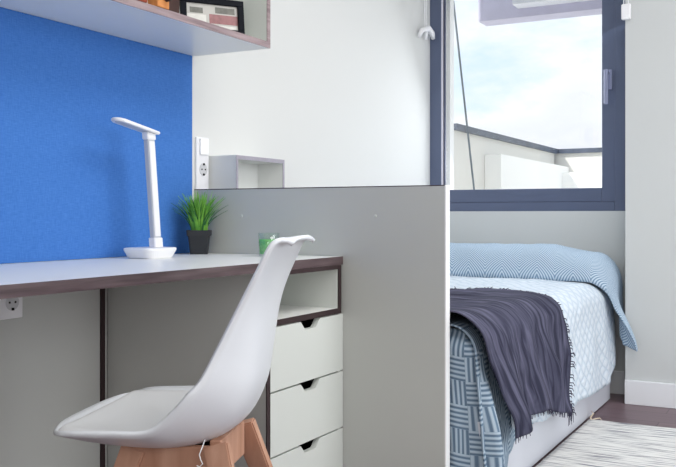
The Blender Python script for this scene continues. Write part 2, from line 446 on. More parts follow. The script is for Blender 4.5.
# handle
hb = child_box('handle_plate', -.930, -.905, YE - .008, YE + .006, 1.50, 1.60, M['handle'], win, .003)
bm = bmesh.new()
add_box(bm, -.938, -.916, YE - .040, YE - .024, 1.425, 1.600, .006)
add_tube(bm, [(-.924, YE - .005, 1.58), (-.924, YE - .03, 1.58)], .009, 10)
hl = bmobj('handle', bm, M['handle']); hl.parent = win; hl.matrix_parent_inverse = Matrix.Translation(win.location).inverted()
# inner sill lip under the frame is flush with the wall

# ------------------------------------------------------------------ terrace and what stands outside
bm = bmesh.new(); add_box(bm, XW - .05, XW + .040, YE + .201, YE + .26, .7, 2.4); struct(bmobj('trim_1', bm, M['sunlit_white']))
terrace = box('terrace_floor', -6, 6, YE + .2, 13, .55, .70, M['render']); struct(terrace)
p = empty('terrace_parapet', (-2.08, 5.5, .7)); tag(p, 'low white terrace parapet wall with slanting dark metal coping, left outside the window', 'parapet')
def pchild(name, b, m, par):
    o = child_box(name, *b, m, par); return o
pchild('wall_body', (-2.30, -2.08, 5.3, 7.92, .701, 1.43), M['render'], p)
pchild('coping', (-2.33, -2.05, 5.42, 7.925, 1.43, 1.47), M['coping'], p)
p2 = empty('end_parapet', (0, 8.0, .7)); tag(p2, 'far white terrace parapet wall with level dark coping behind the window glass', 'parapet')
pchild('wall_body', (-2.30, 4, 7.96, 8.15, .701, 1.43), M['render'], p2)
pchild('coping', (-2.33, 4, 7.93, 8.18, 1.43, 1.47), M['coping'], p2)
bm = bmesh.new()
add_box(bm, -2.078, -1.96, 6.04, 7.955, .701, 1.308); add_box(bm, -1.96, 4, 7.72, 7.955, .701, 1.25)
tag(bmobj('sunlit_patch_ledge', bm, M['sunlit_white']), 'added bright white ledge standing in for sunlight along inside of the terrace parapets', 'ledge')  # added ledge, shaped as the sunlit patch on the parapets
bm = bmesh.new(); add_tube(bm, [(-1.915, 5.0, 2.15), (-1.73, 4.95, .70)], .006, 8)
tag(bmobj('awning_cable', bm, M['cable']), 'thin grey steel cable slanting down outside the window pane', 'cable')
aw = empty('awning_housing', (-1.2, 5.1, 2.0)); tag(aw, 'pale lilac awning housing hanging outside at top of the window', 'awning')
pchild('housing', (-1.795, .2, 5.10, 5.25, 2.035, 2.22), M['awning'], aw)
pchild('front_slat', (-1.55, .2, 4.98, 5.10, 2.085, 2.20), M['awning_l'], aw)

# ------------------------------------------------------------------ blue panel
pan = box('pinboard_panel', XW + .001, XW + .004, .1, YP - .016, .751, 1.417, M['blue'])
tag(pan, 'blue woven wall panel behind the desk, between worktop and hanging shelf', 'wall panel')

# ------------------------------------------------------------------ desk
DX = -1.300
desk = empty('desk', (-1.6, 1.4, 0)); tag(desk, 'wall desk with white worktop and dark brown wood edge', 'desk')
def ch(name, b, m, par, bevel=0): return child_box(name, *b, m, par, bevel)
ch('worktop', (XW + .008, DX - .003, .15, YP - .003, .725, .75), M['white_lam'], desk)
ch('edge_band', (DX - .003, DX, .15, YP - .003, .725, .75), M['edge'], desk)
ch('side_panel', (XW + .01, DX - .02, .15, .18, 0, .725), M['grey'], desk)
ch('back_panel', (XW + .0005, XW + .012, .18, 2.013, .0, .724), M['grey'], desk)

# ------------------------------------------------------------------ drawer cabinet
YA, YB = 2.015, 2.436
cab = empty('drawer_cabinet', (-1.6, 2.22, 0)); tag(cab, 'grey drawer cabinet with open niche under the right end of the desk', 'cabinet')
ch('side_panel', (XW + .0125, DX - .004, YA, YA + .016, .0, .7245), M['grey'], cab)
ch('side_panel', (XW + .03, DX - .004, YB - .016, YB, .0, .7245), M['grey'], cab)
ch('side_edge_band', (DX - .004, DX + .0, YA, YA + .016, .0, .7245), M['edge_dark'], cab)
ch('side_edge_band', (DX - .004, DX + .0, YB - .016, YB, .592, .7245), M['edge_dark'], cab)
ch('back_dark_strip', (XW + .0121, XW + .018, 1.984, 2.0, .0, .7245), M['edge_dark'], cab)  # dark vertical strip by the cabinet's back corner
ch('niche_floor', (XW + .03, DX - .004, YA + .016, YB - .016, .576, .592), M['white_lam'], cab)
ch('niche_edge_band', (DX - .004, DX + .0, YA + .016, YB - .0, .576, .592), M['edge_dark'], cab)
ch('niche_back', (XW + .24, XW + .25, YA + .016, YB - .016, .592, .7245), M['front'], cab)
ch('niche_lining', (XW + .25, DX - .006, YB - .019, YB - .0165, .592, .7245), M['front'], cab)
ch('top_edge_band', (DX - .004, DX - .0005, YA + .016, YB - .016, .712, .7245), M['edge_dark'], cab)
ch('bottom_panel', (XW + .03, DX - .02, YA + .016, YB - .016, .02, .04), M['grey'], cab)
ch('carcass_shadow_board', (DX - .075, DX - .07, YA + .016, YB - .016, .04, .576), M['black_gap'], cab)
# three... four drawers, each front with a cut-out grip
zt = [.573, .395, .219, .043]
names = 3
for i in range(names):
    z1, z0 = zt[i] - (.0 if i else 0.0), zt[i + 1] + .005
    y0, y1 = YA + .018, YB + .012
    yc = (y0 + y1) / 2 + .008
    g, gd = .056, .024
    poly = [(y0, z0), (y1, z0), (y1, z1), (yc + g, z1), (yc + g - .004, z1 - .003), (yc + g - .022, z1 - gd + .003), (yc + g - .028, z1 - gd),
            (yc - g + .028, z1 - gd), (yc - g + .022, z1 - gd + .003), (yc - g + .004, z1 - .003), (yc - g, z1), (y0, z1)]
    top = sorted(poly[2:-1] + [(y0, z1)])      # upper outline, left to right
    bm = bmesh.new(); cols = []
    for (yy, zz) in top:
        cols.append([bm.verts.new(c_) for c_ in ((DX - .001, yy, z0), (DX - .001, yy, zz), (DX - .019, yy, zz), (DX - .019, yy, z0))])
    for a, b in zip(cols, cols[1:]):
        for k in range(4): bm.faces.new((a[k], b[k], b[(k + 1) % 4], a[(k + 1) % 4]))
    bm.faces.new(cols[0]); bm.faces.new(cols[-1][::-1])
    dr = bmobj('drawer', bm, M['front']); dr.parent = cab; dr.matrix_parent_inverse = Matrix.Translation(cab.location).inverted()
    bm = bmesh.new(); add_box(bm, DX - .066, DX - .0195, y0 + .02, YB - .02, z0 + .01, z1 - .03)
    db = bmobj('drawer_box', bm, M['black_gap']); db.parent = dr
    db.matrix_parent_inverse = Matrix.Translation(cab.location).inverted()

# ------------------------------------------------------------------ partition
PX1 = -.961
part = empty('partition', (-1.4, YP, 0)); tag(part, 'grey half-height partition board between desk and bed with white end', 'partition')
ch('board', (XW + .001, PX1 - .004, YP, YP + .03, 0, .963), M['grey'], part)
ch('top_edge_band', (XW + .001, PX1 - .004, YP, YP + .03, .963, .966), M['edge_dark'], part)
ch('end_edge_band', (PX1 - .004, PX1, YP, YP + .03, 0, .966), M['white_edge'], part)
for (x, z) in ((-1.68, .875), (-1.19, .875)):
    bm = bmesh.new(); add_tube(bm, [(x, YP + .001, z), (x, YP - .0006, z)], .005, 14)
    o = bmobj('screw_cap', bm, M['front'], None, True); o.parent = part; o.matrix_parent_inverse = Matrix.Translation(part.location).inverted()

# ------------------------------------------------------------------ hanging shelf over the desk
ZS = 1.418; XS = -1.568
sh = empty('wall_shelf', (-1.7, 1.4, ZS)); tag(sh, 'white open wall shelf with dark wood edge coloured lighter as lit, above the blue panel', 'shelf')
ch('bottom_board', (XW + .001, XS - .003, .2, YP - .0, ZS, ZS + .02), M['white_lam'], sh)
ch('bottom_edge_band', (XS - .003, XS, .2, YP, ZS, ZS + .02), M['shelf_edge'], sh)
ch('end_board', (XW + .001, XS - .003, YP - .018, YP, ZS + .02, 1.80), M['front'], sh)
ch('end_edge_band', (XS - .003, XS, YP - .018, YP, ZS + .02, 1.80), M['shelf_edge'], sh)
ch('back_board', (XW + .001, XW + .008, .2, YP - .018, ZS + .02, 1.80), M['front'], sh)
ch('top_board', (XW + .001, XS - .003, .2, YP, 1.80, 1.82), M['white_lam'], sh)
ch('top_edge_band', (XS - .003, XS, .2, YP, 1.80, 1.82), M['shelf_edge'], sh)
ZT = ZS + .02

# picture frame on the shelf
pf = empty('picture_frame', (-1.652, 2.258, ZT + .001), 0)
tag(pf, 'black picture frame with a reddish snapshot standing on the wall shelf', 'picture frame')
ang = math.atan2(1.83, 1.31)      # direction of its width
pf.rotation_euler = (R(0), 0, ang)
fw, fh, fb, ft = .205, .116, .019, .014
lean = Matrix.Rotation(R(-8), 4, 'X')
bm = bmesh.new()
for b in ((-fw / 2, fw / 2, 0, ft, 0, fb), (-fw / 2, fw / 2, 0, ft, fh - fb, fh), (-fw / 2, -fw / 2 + fb, 0, ft, fb, fh - fb), (fw / 2 - fb, fw / 2, 0, ft, fb, fh - fb)):
    add_box(bm, *b, .0015, mtx=lean)
bmobj('frame_border', bm, M['rim'], pf)
bm = bmesh.new(); add_box(bm, -fw / 2 + .004, fw / 2 - .004, .010, .013, .004, fh - .004, 0, mtx=lean); bmobj('backing', bm, M['rim'], pf)
bm = bmesh.new()
def pic(x0, x1, z0, z1, mi, d=0.0):
    add_box(bm, x0, x1, .0085 - d, .010, z0, z1, 0, mi, lean)
pic(-fw / 2 + fb, fw / 2 - fb, fb, fh - fb, 0)
pic(-.083, -.020, .019, .062, 2, .0004); pic(-.072, -.030, .066, .084, 1, .0004)
pic(-.010, .083, .036, .066, 3, .0004); pic(.010, .074, .070, .090, 1, .0004); pic(.02, .083, .021, .031, 2, .0004)
o = bmobj('photograph', bm, [M['photo'], M['photo_dark'], M['photo_pale'], M['photo_red']], pf)

# wooden ornaments on the shelf
def ornament(name, y0, y1, x0, x1, h, m, label, cat, extra=None, group=None):
    r = empty(name, ((x0 + x1) / 2, (y0 + y1) / 2, ZT + .0005)); tag(r, label, cat, group)
    bm = bmesh.new(); add_box(bm, -(x1 - x0) / 2, (x1 - x0) / 2, -(y1 - y0) / 2, (y1 - y0) / 2, 0, h, .002)
    bmobj('block', bm, m, r)
    if extra: extra(r)
    return r
def knob(r):
    bm = bmesh.new(); add_tube(bm, [(.012, .012, .03), (.030, .012, .03)], [.012, .010], 12)
    bmobj('knob', bm, M['brownw'], r, True)
ornament('wooden_block', 1.885, 1.935, -1.60, -1.565, .12, M['orange'], 'orange wooden block with dark round knob, beside the dark brown one on the shelf', 'ornament', knob)
ornament('wooden_block', 1.80, 1.845, -1.60, -1.565, .12, M['red_wood'], 'reddish orange wooden block at left end of the objects on the shelf', 'ornament')
ornament('dark_box', 1.945, 2.005, -1.64, -1.585, .13, M['brownw'], 'dark brown wooden box beside the black picture frame on the shelf', 'box')

# ------------------------------------------------------------------ box shelf, switch and socket behind the partition
BX0, BX1, BY0, BY1, BZ0, BZ1, bt = XW + .001, -1.7586, 2.53, 2.842, .958, 1.084, .011
bs = empty('bedside_cubby', (BX0, BY0, BZ0)); tag(bs, 'small white open cubby with lilac edges mounted behind the partition', 'wall box')
bm = bmesh.new()
add_box(bm, BX0, BX1, BY0, BY1, BZ1 - bt - .003, BZ1); add_box(bm, BX0, BX1, BY0, BY1, BZ0, BZ0 + bt)
add_box(bm, BX0, BX1, BY0, BY0 + bt, BZ0 + bt, BZ1 - bt - .003); add_box(bm, BX0, BX1, BY1 - bt, BY1, BZ0 + bt, BZ1 - bt - .003)
add_box(bm, BX0, BX0 + .006, BY0 + bt, BY1 - bt, BZ0 + bt, BZ1 - bt - .003)
o = bmobj('carcass', bm, M['white_box']); o.parent = bs; o.matrix_parent_inverse = Matrix.Translation(bs.location).inverted()
bm = bmesh.new(); f = .002
add_box(bm, BX1, BX1 + f, BY0, BY1, BZ1 - bt - .003, BZ1); add_box(bm, BX1, BX1 + f, BY0, BY1, BZ0, BZ0 + bt)
add_box(bm, BX1, BX1 + f, BY0, BY0 + bt, BZ0 + bt, BZ1 - bt - .003); add_box(bm, BX1, BX1 + f, BY1 - bt, BY1, BZ0 + bt, BZ1 - bt - .003)
o = bmobj('edge_band', bm, M['lilac']); o.parent = bs; o.matrix_parent_inverse = Matrix.Translation(bs.location).inverted()

def disc(bm, y, z, x0, x1, r, seg=20):
    add_tube(bm, [(x0, y, z), (x1, y, z)], r, seg)
sw = empty('switch_plate', (XW, 2.495, 1.07)); tag(sw, 'white wall plate with light switch above a power socket, beside the cubby', 'switch')
bm = bmesh.new(); add_box(bm, XW + .0005, XW + .008, 2.453, 2.522, .955, 1.145, .002)
o = bmobj('plate', bm, M['plastic']); o.parent = sw; o.matrix_parent_inverse = Matrix.Translation(sw.location).inverted()
bm = bmesh.new(); add_box(bm, XW + .008, XW + .015, 2.468, 2.514, 1.085, 1.140, .002)
o = bmobj('rocker', bm, M['white_edge']); o.parent = sw; o.matrix_parent_inverse = Matrix.Translation(sw.location).inverted()
def socket_parts(par, y, z, s):
    inv = Matrix.Translation(par.location).inverted()
    bm = bmesh.new(); disc(bm, y, z, XW + .004 + s, XW + .0095 + s, .0215); o = bmobj('socket_well', bm, M['socket'], None, False); o.parent = par; o.matrix_parent_inverse = inv
    for dy in (-.0095, .0095):
        bm = bmesh.new(); disc(bm, y + dy, z, XW + .009 + s, XW + .0105 + s, .003, 10); o = bmobj('pin_hole', bm, M['metal_b']); o.parent = par; o.matrix_parent_inverse = inv
    for q0, q1 in ((.014, .021), (-.021, -.014)):
        bm = bmesh.new(); add_box(bm, XW + .009 + s, XW + .013 + s, y - .003, y + .003, z + q0, z + q1)
        o = bmobj('earth_clip', bm, M['metal_b']); o.parent = par; o.matrix_parent_inverse = inv
socket_parts(sw, 2.490, 1.035, 0)
s2 = empty('power_socket', (XW + .012, 1.64, .65)); tag(s2, 'white power socket on the grey wall panel under the desk', 'socket')
bm = bmesh.new(); add_box(bm, XW + .0125, XW + .021, 1.590, 1.687, .607, .700, .002)
o = bmobj('plate', bm, M['plastic']); o.parent = s2; o.matrix_parent_inverse = Matrix.Translation(s2.location).inverted()
socket_parts(s2, 1.652, .650, .0125)

# ------------------------------------------------------------------ desk lamp
lamp = empty('desk_lamp', (-1.750, 2.075, .7505), R(0)); tag(lamp, 'white slim folding desk lamp with flat head on the desk', 'lamp')
bm = bmesh.new()
# octagonal flared base
def ring(rx, ry, z, n=8, off=PI / 8, cut=1.0):
    return [bm.verts.new((rx * math.copysign(abs(math.cos(a)) ** cut, math.cos(a)), ry * math.copysign(abs(math.sin(a)) ** cut, math.sin(a)), z)) for a in [off + 2 * PI * k / n for k in range(n)]]
NB = 40
rs = [ring(rx, ry, z, NB, 0, .42) for rx, ry, z in ((.048, .054, 0), (.050, .057, .003), (.058, .069, .024), (.058, .069, .029), (.055, .066, .031))]
for a, b in zip(rs, rs[1:]):
    for k in range(NB): bm.faces.new((a[k], a[(k + 1) % NB], b[(k + 1) % NB], b[k]))
bm.faces.new(rs[0][::-1]); bm.faces.new(rs[-1])
bmobj('base', bm, M['plastic'], lamp)
lean_y = -.036
def stem_box(z0, z1, hw, hd, m, name, dx=0):
    bm = bmesh.new()
    ys = lambda z: .030 + lean_y * (z / .36)
    v = [bm.verts.new((dx + sx * hd, ys(z) + sy * hw, z)) for z in (z0, z1) for sx, sy in ((-1, -1), (1, -1), (1, 1), (-1, 1))]
    for a, b in ((0, 1), (1, 2), (2, 3), (3, 0)): bm.faces.new((v[a], v[b], v[b + 4], v[a + 4]))
    bm.faces.new(v[3::-1]); bm.faces.new(v[4:])
    bmesh.ops.bevel(bm, geom=bm.edges[:], offset=.002, segments=2, affect='EDGES')
    return bmobj(name, bm, m, lamp)
stem_box(.030, .060, .019, .012, M['plastic'], 'lower_hinge')
stem_box(.060, .350, .016, .009, M['plastic_g'], 'stem')
stem_box(.064, .346, .0125, .0015, M['plastic'], 'stem_cover', .0095)
stem_box(.350, .372, .019, .011, M['plastic'], 'upper_hinge')
# head: a stadium-shaped plate, hinge at one end, tilted up
hd = bmesh.new(); Lh, Wh, Th = .168, .022, .009
outl = []
for k in range(13):
    a = PI + PI * k / 12 - PI / 2 - PI / 2
    outl.append((Wh * math.cos(PI * k / 12), -Lh + Wh + -Wh * math.sin(PI * k / 12)))
outl += [(-Wh, .012), (Wh, .012)]
add_prism(hd, outl, 2, 0, Th)
bmesh.ops.bevel(hd, geom=hd.edges[:], offset=.0025, segments=2, affect='EDGES')
T = Matrix.Translation((0, .008, .368)) @ Matrix.Rotation(R(-9), 4, 'X')
for v in hd.verts: v.co = T @ v.co
bmobj('head', hd, M['plastic'], lamp, False)
led = bmesh.new(); add_prism(led, [(x * .62, (y + .09) * .86 - .09) for x, y in outl], 2, -.001, .0005)
for v in led.verts: v.co = T @ v.co
bmobj('light_strip', led, M['plastic_g'], lamp)

# ------------------------------------------------------------------ potted grass
pot = empty('potted_grass', (-1.795, 2.372, .7505)); tag(pot, 'potted bright green artificial grass in a black square pot on the desk', 'plant')
bm = bmesh.new()
def sq(h, z, r=.006, seg=3):
    pts = []
    for cx, cy, a0 in ((1, 1, 0), (-1, 1, 90), (-1, -1, 180), (1, -1, 270)):
        for k in range(seg + 1):
            a = R(a0 + 90 * k / seg); pts.append((cx * (h - r) + r * math.cos(a), cy * (h - r) + r * math.sin(a), z))
    return [bm.verts.new(p_) for p_ in pts]
prof = [(.028, 0), (.0285, .002), (.035, .060), (.039, .060), (.040, .078), (.0365, .078), (.035, .068)]
rs = [sq(h, z) for h, z in prof]
for a, b in zip(rs, rs[1:]):
    n_ = len(a)
    for k in range(n_): bm.faces.new((a[k], a[(k + 1) % n_], b[(k + 1) % n_], b[k]))
bm.faces.new(rs[0][::-1]); bmobj('pot', bm, M['pot'], pot)
pot.rotation_euler = (0, 0, R(34))
box('soil', -.034, .034, -.034, .034, .055, .069, M['soil'], pot)
rnd = random.Random(3)
def blades(name, n, m, hs, spread):
    bm = bmesh.new()
    for i in range(n):
        a = rnd.uniform(0, 2 * PI); r0 = rnd.uniform(0, .027); L0 = rnd.uniform(*hs); bend = rnd.uniform(*spread)
        bx_, by_ = r0 * math.cos(a), r0 * math.sin(a)
        a += rnd.uniform(-.5, .5); d = Vector((math.cos(a), math.sin(a), 0)); s = Vector((-math.sin(a), math.cos(a), 0))
        wdt = rnd.uniform(.0026, .0044); pr = None
        for k in range(7):
            t = k / 6
            out_ = bend * L0 * t ** 1.8; up = L0 * t * (1 - .35 * bend * t)
            c = Vector((bx_, by_, .066)) + d * out_ + Vector((0, 0, up))
            # keep clear of wall and partition
            g_ = Matrix.Rotation(R(34), 3, 'Z') @ c
            g_.x = max(g_.x, -.070); g_.y = min(g_.y, .070); c = Matrix.Rotation(R(-34), 3, 'Z') @ g_
            ww = wdt * (1 - t ** 2.2) + .0002
            q = (bm.verts.new(c + s * ww), bm.verts.new(c - d * .0006 + Vector((0, 0, .0006))), bm.verts.new(c - s * ww))
            if pr:
                bm.faces.new((pr[0], pr[1], q[1], q[0])); bm.faces.new((pr[1], pr[2], q[2], q[1]))
            pr = q
    o = bmobj(name, bm, m, pot, True)
    md = o.modifiers.new('t', 'SOLIDIFY'); md.thickness = .0005
    return o
b1 = blades('foliage', 170, M['grass'], (.095, .150), (.03, .52)); b1['kind'] = 'stuff'
b2 = blades('inner_foliage', 60, M['grass_d'], (.08, .14), (.1, .75)); b2['kind'] = 'stuff'

# ------------------------------------------------------------------ candle glass
gl = empty('candle_glass', (-1.508, 2.347, .7505)); tag(gl, 'small clear tumbler holding green candle wax, behind the chair back on the desk', 'glass')
def lathe(bm, prof, seg=28):
    rs = [[bm.verts.new((r * math.cos(2 * PI * k / seg), r * math.sin(2 * PI * k / seg), z)) for k in range(seg)] for r, z in prof]
    for a, b in zip(rs, rs[1:]):
        for k in range(seg): bm.faces.new((a[k], a[(k + 1) % seg], b[(k + 1) % seg], b[k]))
    return rs
bm = bmesh.new(); rr = lathe(bm, [(.030, 0), (.034, .072), (.032, .072), (.0285, .006)]); bm.faces.new(rr[0][::-1]); bm.faces.new(rr[-1])
bmobj('glass_body', bm, M['tumbler'], gl, True)
bm = bmesh.new(); rr = lathe(bm, [(.028, .007), (.031, .052)]); bm.faces.new(rr[0][::-1]); bm.faces.new(rr[-1])
bmobj('wax', bm, M['green'], gl, False)

# ------------------------------------------------------------------ chair
chair = empty('desk_chair', (-1.184, 1.522, 0), 0)
tag(chair, 'white moulded shell chair with padded seat and beech legs at the desk', 'chair')
# chair's own frame: +a is forward, b is sideways, z up.  Forward points to local +X, then turned
chair.rotation_euler = (0, 0, R(180 + 19))
# centreline of the shell from front tip to curled top: (a, z, half width, side rise, rise direction blend)
CL = [ # s, a, z, half width, side rise, side forward
    (0.00, .236, .452, .180, .006, .000),
    (0.06, .208, .434, .208, .022, .000),
    (0.16, .155, .416, .228, .046, .000),
    (0.28, .070, .406, .232, .060, .000),
    (0.38, -.010, .406, .230, .066, .006),
    (0.46, -.072, .418, .224, .090, .024),
    (0.53, -.125, .455, .216, .085, .050),
    (0.60, -.158, .520, .204, .045, .062),
    (0.68, -.172, .598, .184, .022, .050),
    (0.78, -.184, .690, .164, .010, .024),
    (0.87, -.203, .764, .155, .010, .006),
    (0.93, -.224, .810, .148, .010, .004),
    (0.97, -.238, .829, .132, .000, .000),
    (1.00, -.254, .829, .108, -.010, .000)]
def cat(col, s):
    xs = [c[0] for c in CL]; ys = [c[col] for c in CL]; n = len(xs)
    i = 0
    while i < n - 2 and s > xs[i + 1]: i += 1
    h = xs[i + 1] - xs[i]; t = max(0, min(1, (s - xs[i]) / h))
    def m_(j):
        if j == 0: return (ys[1] - ys[0]) / (xs[1] - xs[0])
        if j == n - 1: return (ys[-1] - ys[-2]) / (xs[-1] - xs[-2])
        return (ys[j + 1] - ys[j - 1]) / (xs[j + 1] - xs[j - 1])
    m0, m1 = m_(i) * h, m_(i + 1) * h
    return (2 * t**3 - 3 * t**2 + 1) * ys[i] + (t**3 - 2 * t**2 + t) * m0 + (-2 * t**3 + 3 * t**2) * ys[i + 1] + (t**3 - t**2) * m1
def shell_pt(u, s, off=0.0, wscale=1.0):
    uu = u * wscale
    k = abs(uu) ** 2.6
    a = cat(1, s) + cat(5, s) * k
    z = cat(2, s) + cat(4, s) * k
    b = cat(3, s) * uu
    if s < .12:
        a -= .030 * abs(uu) ** 3 * (1 - s / .12)
    if off:
        ds = .004
        ta = cat(1, min(1, s + ds)) - cat(1, max(0, s - ds)); tz = cat(2, min(1, s + ds)) - cat(2, max(0, s - ds))
        l_ = math.hypot(ta, tz) or 1
        # inward normal (up over the seat, forward on the back)
        na, nz = -(-tz) / l_, -(ta) / l_
        a += na * off; z += nz * off
    return Vector((a, b, z))
NU, NS = 28, 64
def shell_fn(i, j):
    return shell_pt(-1 + 2 * i, j)
sho = grid_obj('seat_shell', shell_fn, NU, NS, M['shell'], chair)
md = sho.modifiers.new('t', 'SOLIDIFY'); md.thickness = .009; md.offset = 0
def pad_fn(i, j):
    u = -1 + 2 * i; s = .035 + j * .60
    edge = min(1, (1 - abs(u)) / .10) ** .5 if abs(u) < 1 else 0
    e2 = min(1, j / .05, (1 - j) / .12); e2 = max(0, e2) ** .5
    return shell_pt(u, s, .005 + (.012 + .014 * (1 - u * u)) * edge * e2, .93)
po = grid_obj('seat_pad', pad_fn, 28, 48, M['pad'], chair)
# legs and under-frame, in the chair's frame
def beam(bm, p0, p1, w0, d0, w1, d1, side):
    """tapered rectangular bar; w across 'side', d across the other"""
    p0, p1 = Vector(p0), Vector(p1); t = (p1 - p0).normalized(); s = Vector(side); s = (s - t * s.dot(t)).normalized(); n = t.cross(s)
    v = []
    for p_, w_, d_ in ((p0, w0, d0), (p1, w1, d1)):
        for a, b in ((-1, -1), (1, -1), (1, 1), (-1, 1)): v.append(bm.verts.new(p_ + s * a * w_ / 2 + n * b * d_ / 2))
    for a, b in ((0, 1), (1, 2), (2, 3), (3, 0)): bm.faces.new((v[a], v[b], v[b + 4], v[a + 4]))
    bm.faces.new(v[3::-1]); bm.faces.new(v[4:])
corners = [(sa, sb) for sa in (1, -1) for sb in (1, -1)]
for sa, sb in corners:
    bm = bmesh.new()
    beam(bm, (-.010 + sa * .085, sb * .100, .406 if sa > 0 else .418), (-.012 + sa * .215, sb * .215, .002), .052, .026, .030, .024, (1, 0, 0))
    bmesh.ops.bevel(bm, geom=bm.edges[:], offset=.003, segments=2, affect='EDGES')
    bmobj('leg', bm, M['beech'], chair)
for sb in (1, -1):
    bm = bmesh.new(); add_box(bm, -.095, .075, sb * .100 - .010, sb * .100 + .010, .345, .414, .003); bmobj('side_rail', bm, M['beech'], chair)
for a0 in (.070, -.090):
    bm = bmesh.new(); add_box(bm, a0 - .012, a0 + .012, -.090, .090, .350, .408 if a0 > 0 else .424, .003); bmobj('cross_rail', bm, M['beech'], chair)
for sa in (1, -1):
    bm = bmesh.new(); add_tube(bm, [(.025 + sa * .085, -.085, .36), (.025 + sa * .06, 0, .33), (.025 + sa * .085, .085, .36)], .005, 8); bmobj('metal_brace', bm, M['metal_b'], chair)
bm = bmesh.new(); add_box(bm, -.06, .08, -.07, .07, .385, .404, .002); bmobj('mounting_plate', bm, M['metal_b'], chair)
bm = bmesh.new(); add_tube(bm, [(-.078, .120, .432), (-.080, .150, .420), (-.077, .152, .411), (-.080, .153, .402), (-.084, .153, .394), (-.078, .153, .388), (-.072, .153, .390)], .0011, 6)
bmobj('string', bm, M['white_edge'], chair)

# ------------------------------------------------------------------ bed
bed = empty('bed', (-1.38, 3.4, 0)); tag(bed, 'single bed with white panelled base tucked behind the grey partition', 'bed')
BXE = -.878
ch('base', (XW + .004, BXE, YP + .062, 4.36, .006, .27), M['base'], bed, .002)
ch('mattress', (XW + .006, -.925, YP + .072, 4.50, .27, .535), M['mattress'], bed, .03)

ZB = .560
def drape(s, y, layer, hem_out=.0):
    """cross-section of a cloth on the bed: s in metres from the wall side across the top and down the side"""
    x0 = XW + .012; xe = -.975 + layer * .3; rad = .085
    z = ZB + layer; ltop = xe - x0
    if s <= ltop:
        x = x0 + s; crown = -.010 * sstep(s, ltop - .25, ltop)
        return Vector((x, y, z + crown)), 0
    q = s - ltop; arc = rad * PI / 2
    if q <= arc:
        a = q / rad
        return Vector((xe + (rad + layer * .7) * math.sin(a), y, z - .010 - rad * (1 - math.cos(a)))), a / (PI / 2)
    d = q - arc
    x = xe + rad + layer * .7 + .10 * d * (1 - .2 * d)
    return Vector((x, y, z - .010 - rad - d)), 1.0
LT = (-.975 - (XW + .012)) + .085 * PI / 2     # length to the start of the drop
def nz(x, y, s): return mnoise.noise(Vector((x, y, s)))
def cloth(name, y0f, y1f, length_f, layer, m, parent, nu=110, nv=120, fold=.012, foldf=9, wr=.006, seed=0, uvw=2.0, uvh=2.0, thick=.005, extra=None):
    def fn(u, v):
        Lx = length_f(v); s = u * Lx
        y = lerp(y0f(s), y1f(s), v)
        p_, g = drape(s, y, layer)
        dd = max(0, s - LT)
        # soft folds growing down the side
        f = .013 * sstep(dd, 0, .30) * (math.sin(y * 17 + 1.3 * nz(y * 3, dd * 2, 1)) * .6 + nz(y * 6, dd * 1.2, 3) * .9)
        p_.x += max(f, -.006)
        if fold:
            f = fold * sstep(dd, -.05, .25) * (.5 + .5 * math.sin((y - .45 * dd) * foldf * 2 + seed + 2.2 * nz(y * 3, dd * 2, seed)))
            p_.x += f
        w_ = wr * nz(s * 6, y * 6, seed + 7) + wr * .6 * nz(s * 14, y * 14, seed + 11)
        w_ += wr * .6
        if g < .5: p_.z += max(w_, 0)
        else: p_.x += max(w_, 0)
        if extra: p_ = extra(p_, s, dd, y, u, v)
        return p_
    return grid_obj(name, fn, nu, nv, m, parent, (uvw, uvh), thick)
# bedspread: nearest the mattress, shows at the foot
sp = empty('bedspread', (-1.38, 3.4, .56)); tag(sp, 'blue-grey striped bedspread hanging at the foot of the bed and wrapped over the pillow', 'bedspread')
inv_sp = Matrix.Translation(sp.location).inverted()
o = cloth('spread_body', lambda s: 2.500, lambda s: 4.46 if s < LT else 4.46 - .3 * (s - LT), lambda v: LT + interp([(0, .47), (.05, .465), (.10, .33), (.35, .27), (.8, .22), (1, .2)], v), .0, M['spread'], None, fold=0, wr=.003, seed=1, uvw=1.55, uvh=1.97, nv=150)
o.parent = sp; o.matrix_parent_inverse = inv_sp
# the end that hangs at the foot, wrapped round the corner
def foot(u, v):
    # plan path: along the foot from the middle of the bed to the corner, round it and a little along the side
    L1, rc = .36, .045; xs_, ys_ = -.885, 2.496
    d = u * (L1 + rc * PI / 2 + .05)
    if d < L1: px, py, nx, ny = xs_ - rc - L1 + d, ys_, 0, -1
    elif d < L1 + rc * PI / 2:
        a = (d - L1) / rc; px, py = xs_ - rc + rc * math.sin(a), ys_ + rc - rc * math.cos(a); nx, ny = math.sin(a), -math.cos(a)
    else:
        px, py, nx, ny = xs_, ys_ + rc + d - L1 - rc * PI / 2, 1, 0
    z = ZB + .004 - .034 * sstep(u, .35, .8) - v * .50
    rr_ = .060 * (1 - sstep(v, 0, .14)) ** 2
    out_ = .040 * sstep(v, .1, .8) + .012 * sstep(v, .1, .6) * math.sin(d * 60 + 2 * v)
    if ny < -.3: out_y = 0
    else: out_y = out_
    return Vector((px - nx * rr_ + max(nx, 0) * out_ + (0.35 * out_ if u > .3 else 0), max(py - ny * rr_ * .6 + (.006 + .006 * math.sin(d * 55)) * sstep(v, .1, .5), 2.484), z))
o = grid_obj('spread_foot_drop', foot, 60, 60, M['spread'], None, (.49, .52), .004)
o.parent = sp; o.matrix_parent_inverse = inv_sp
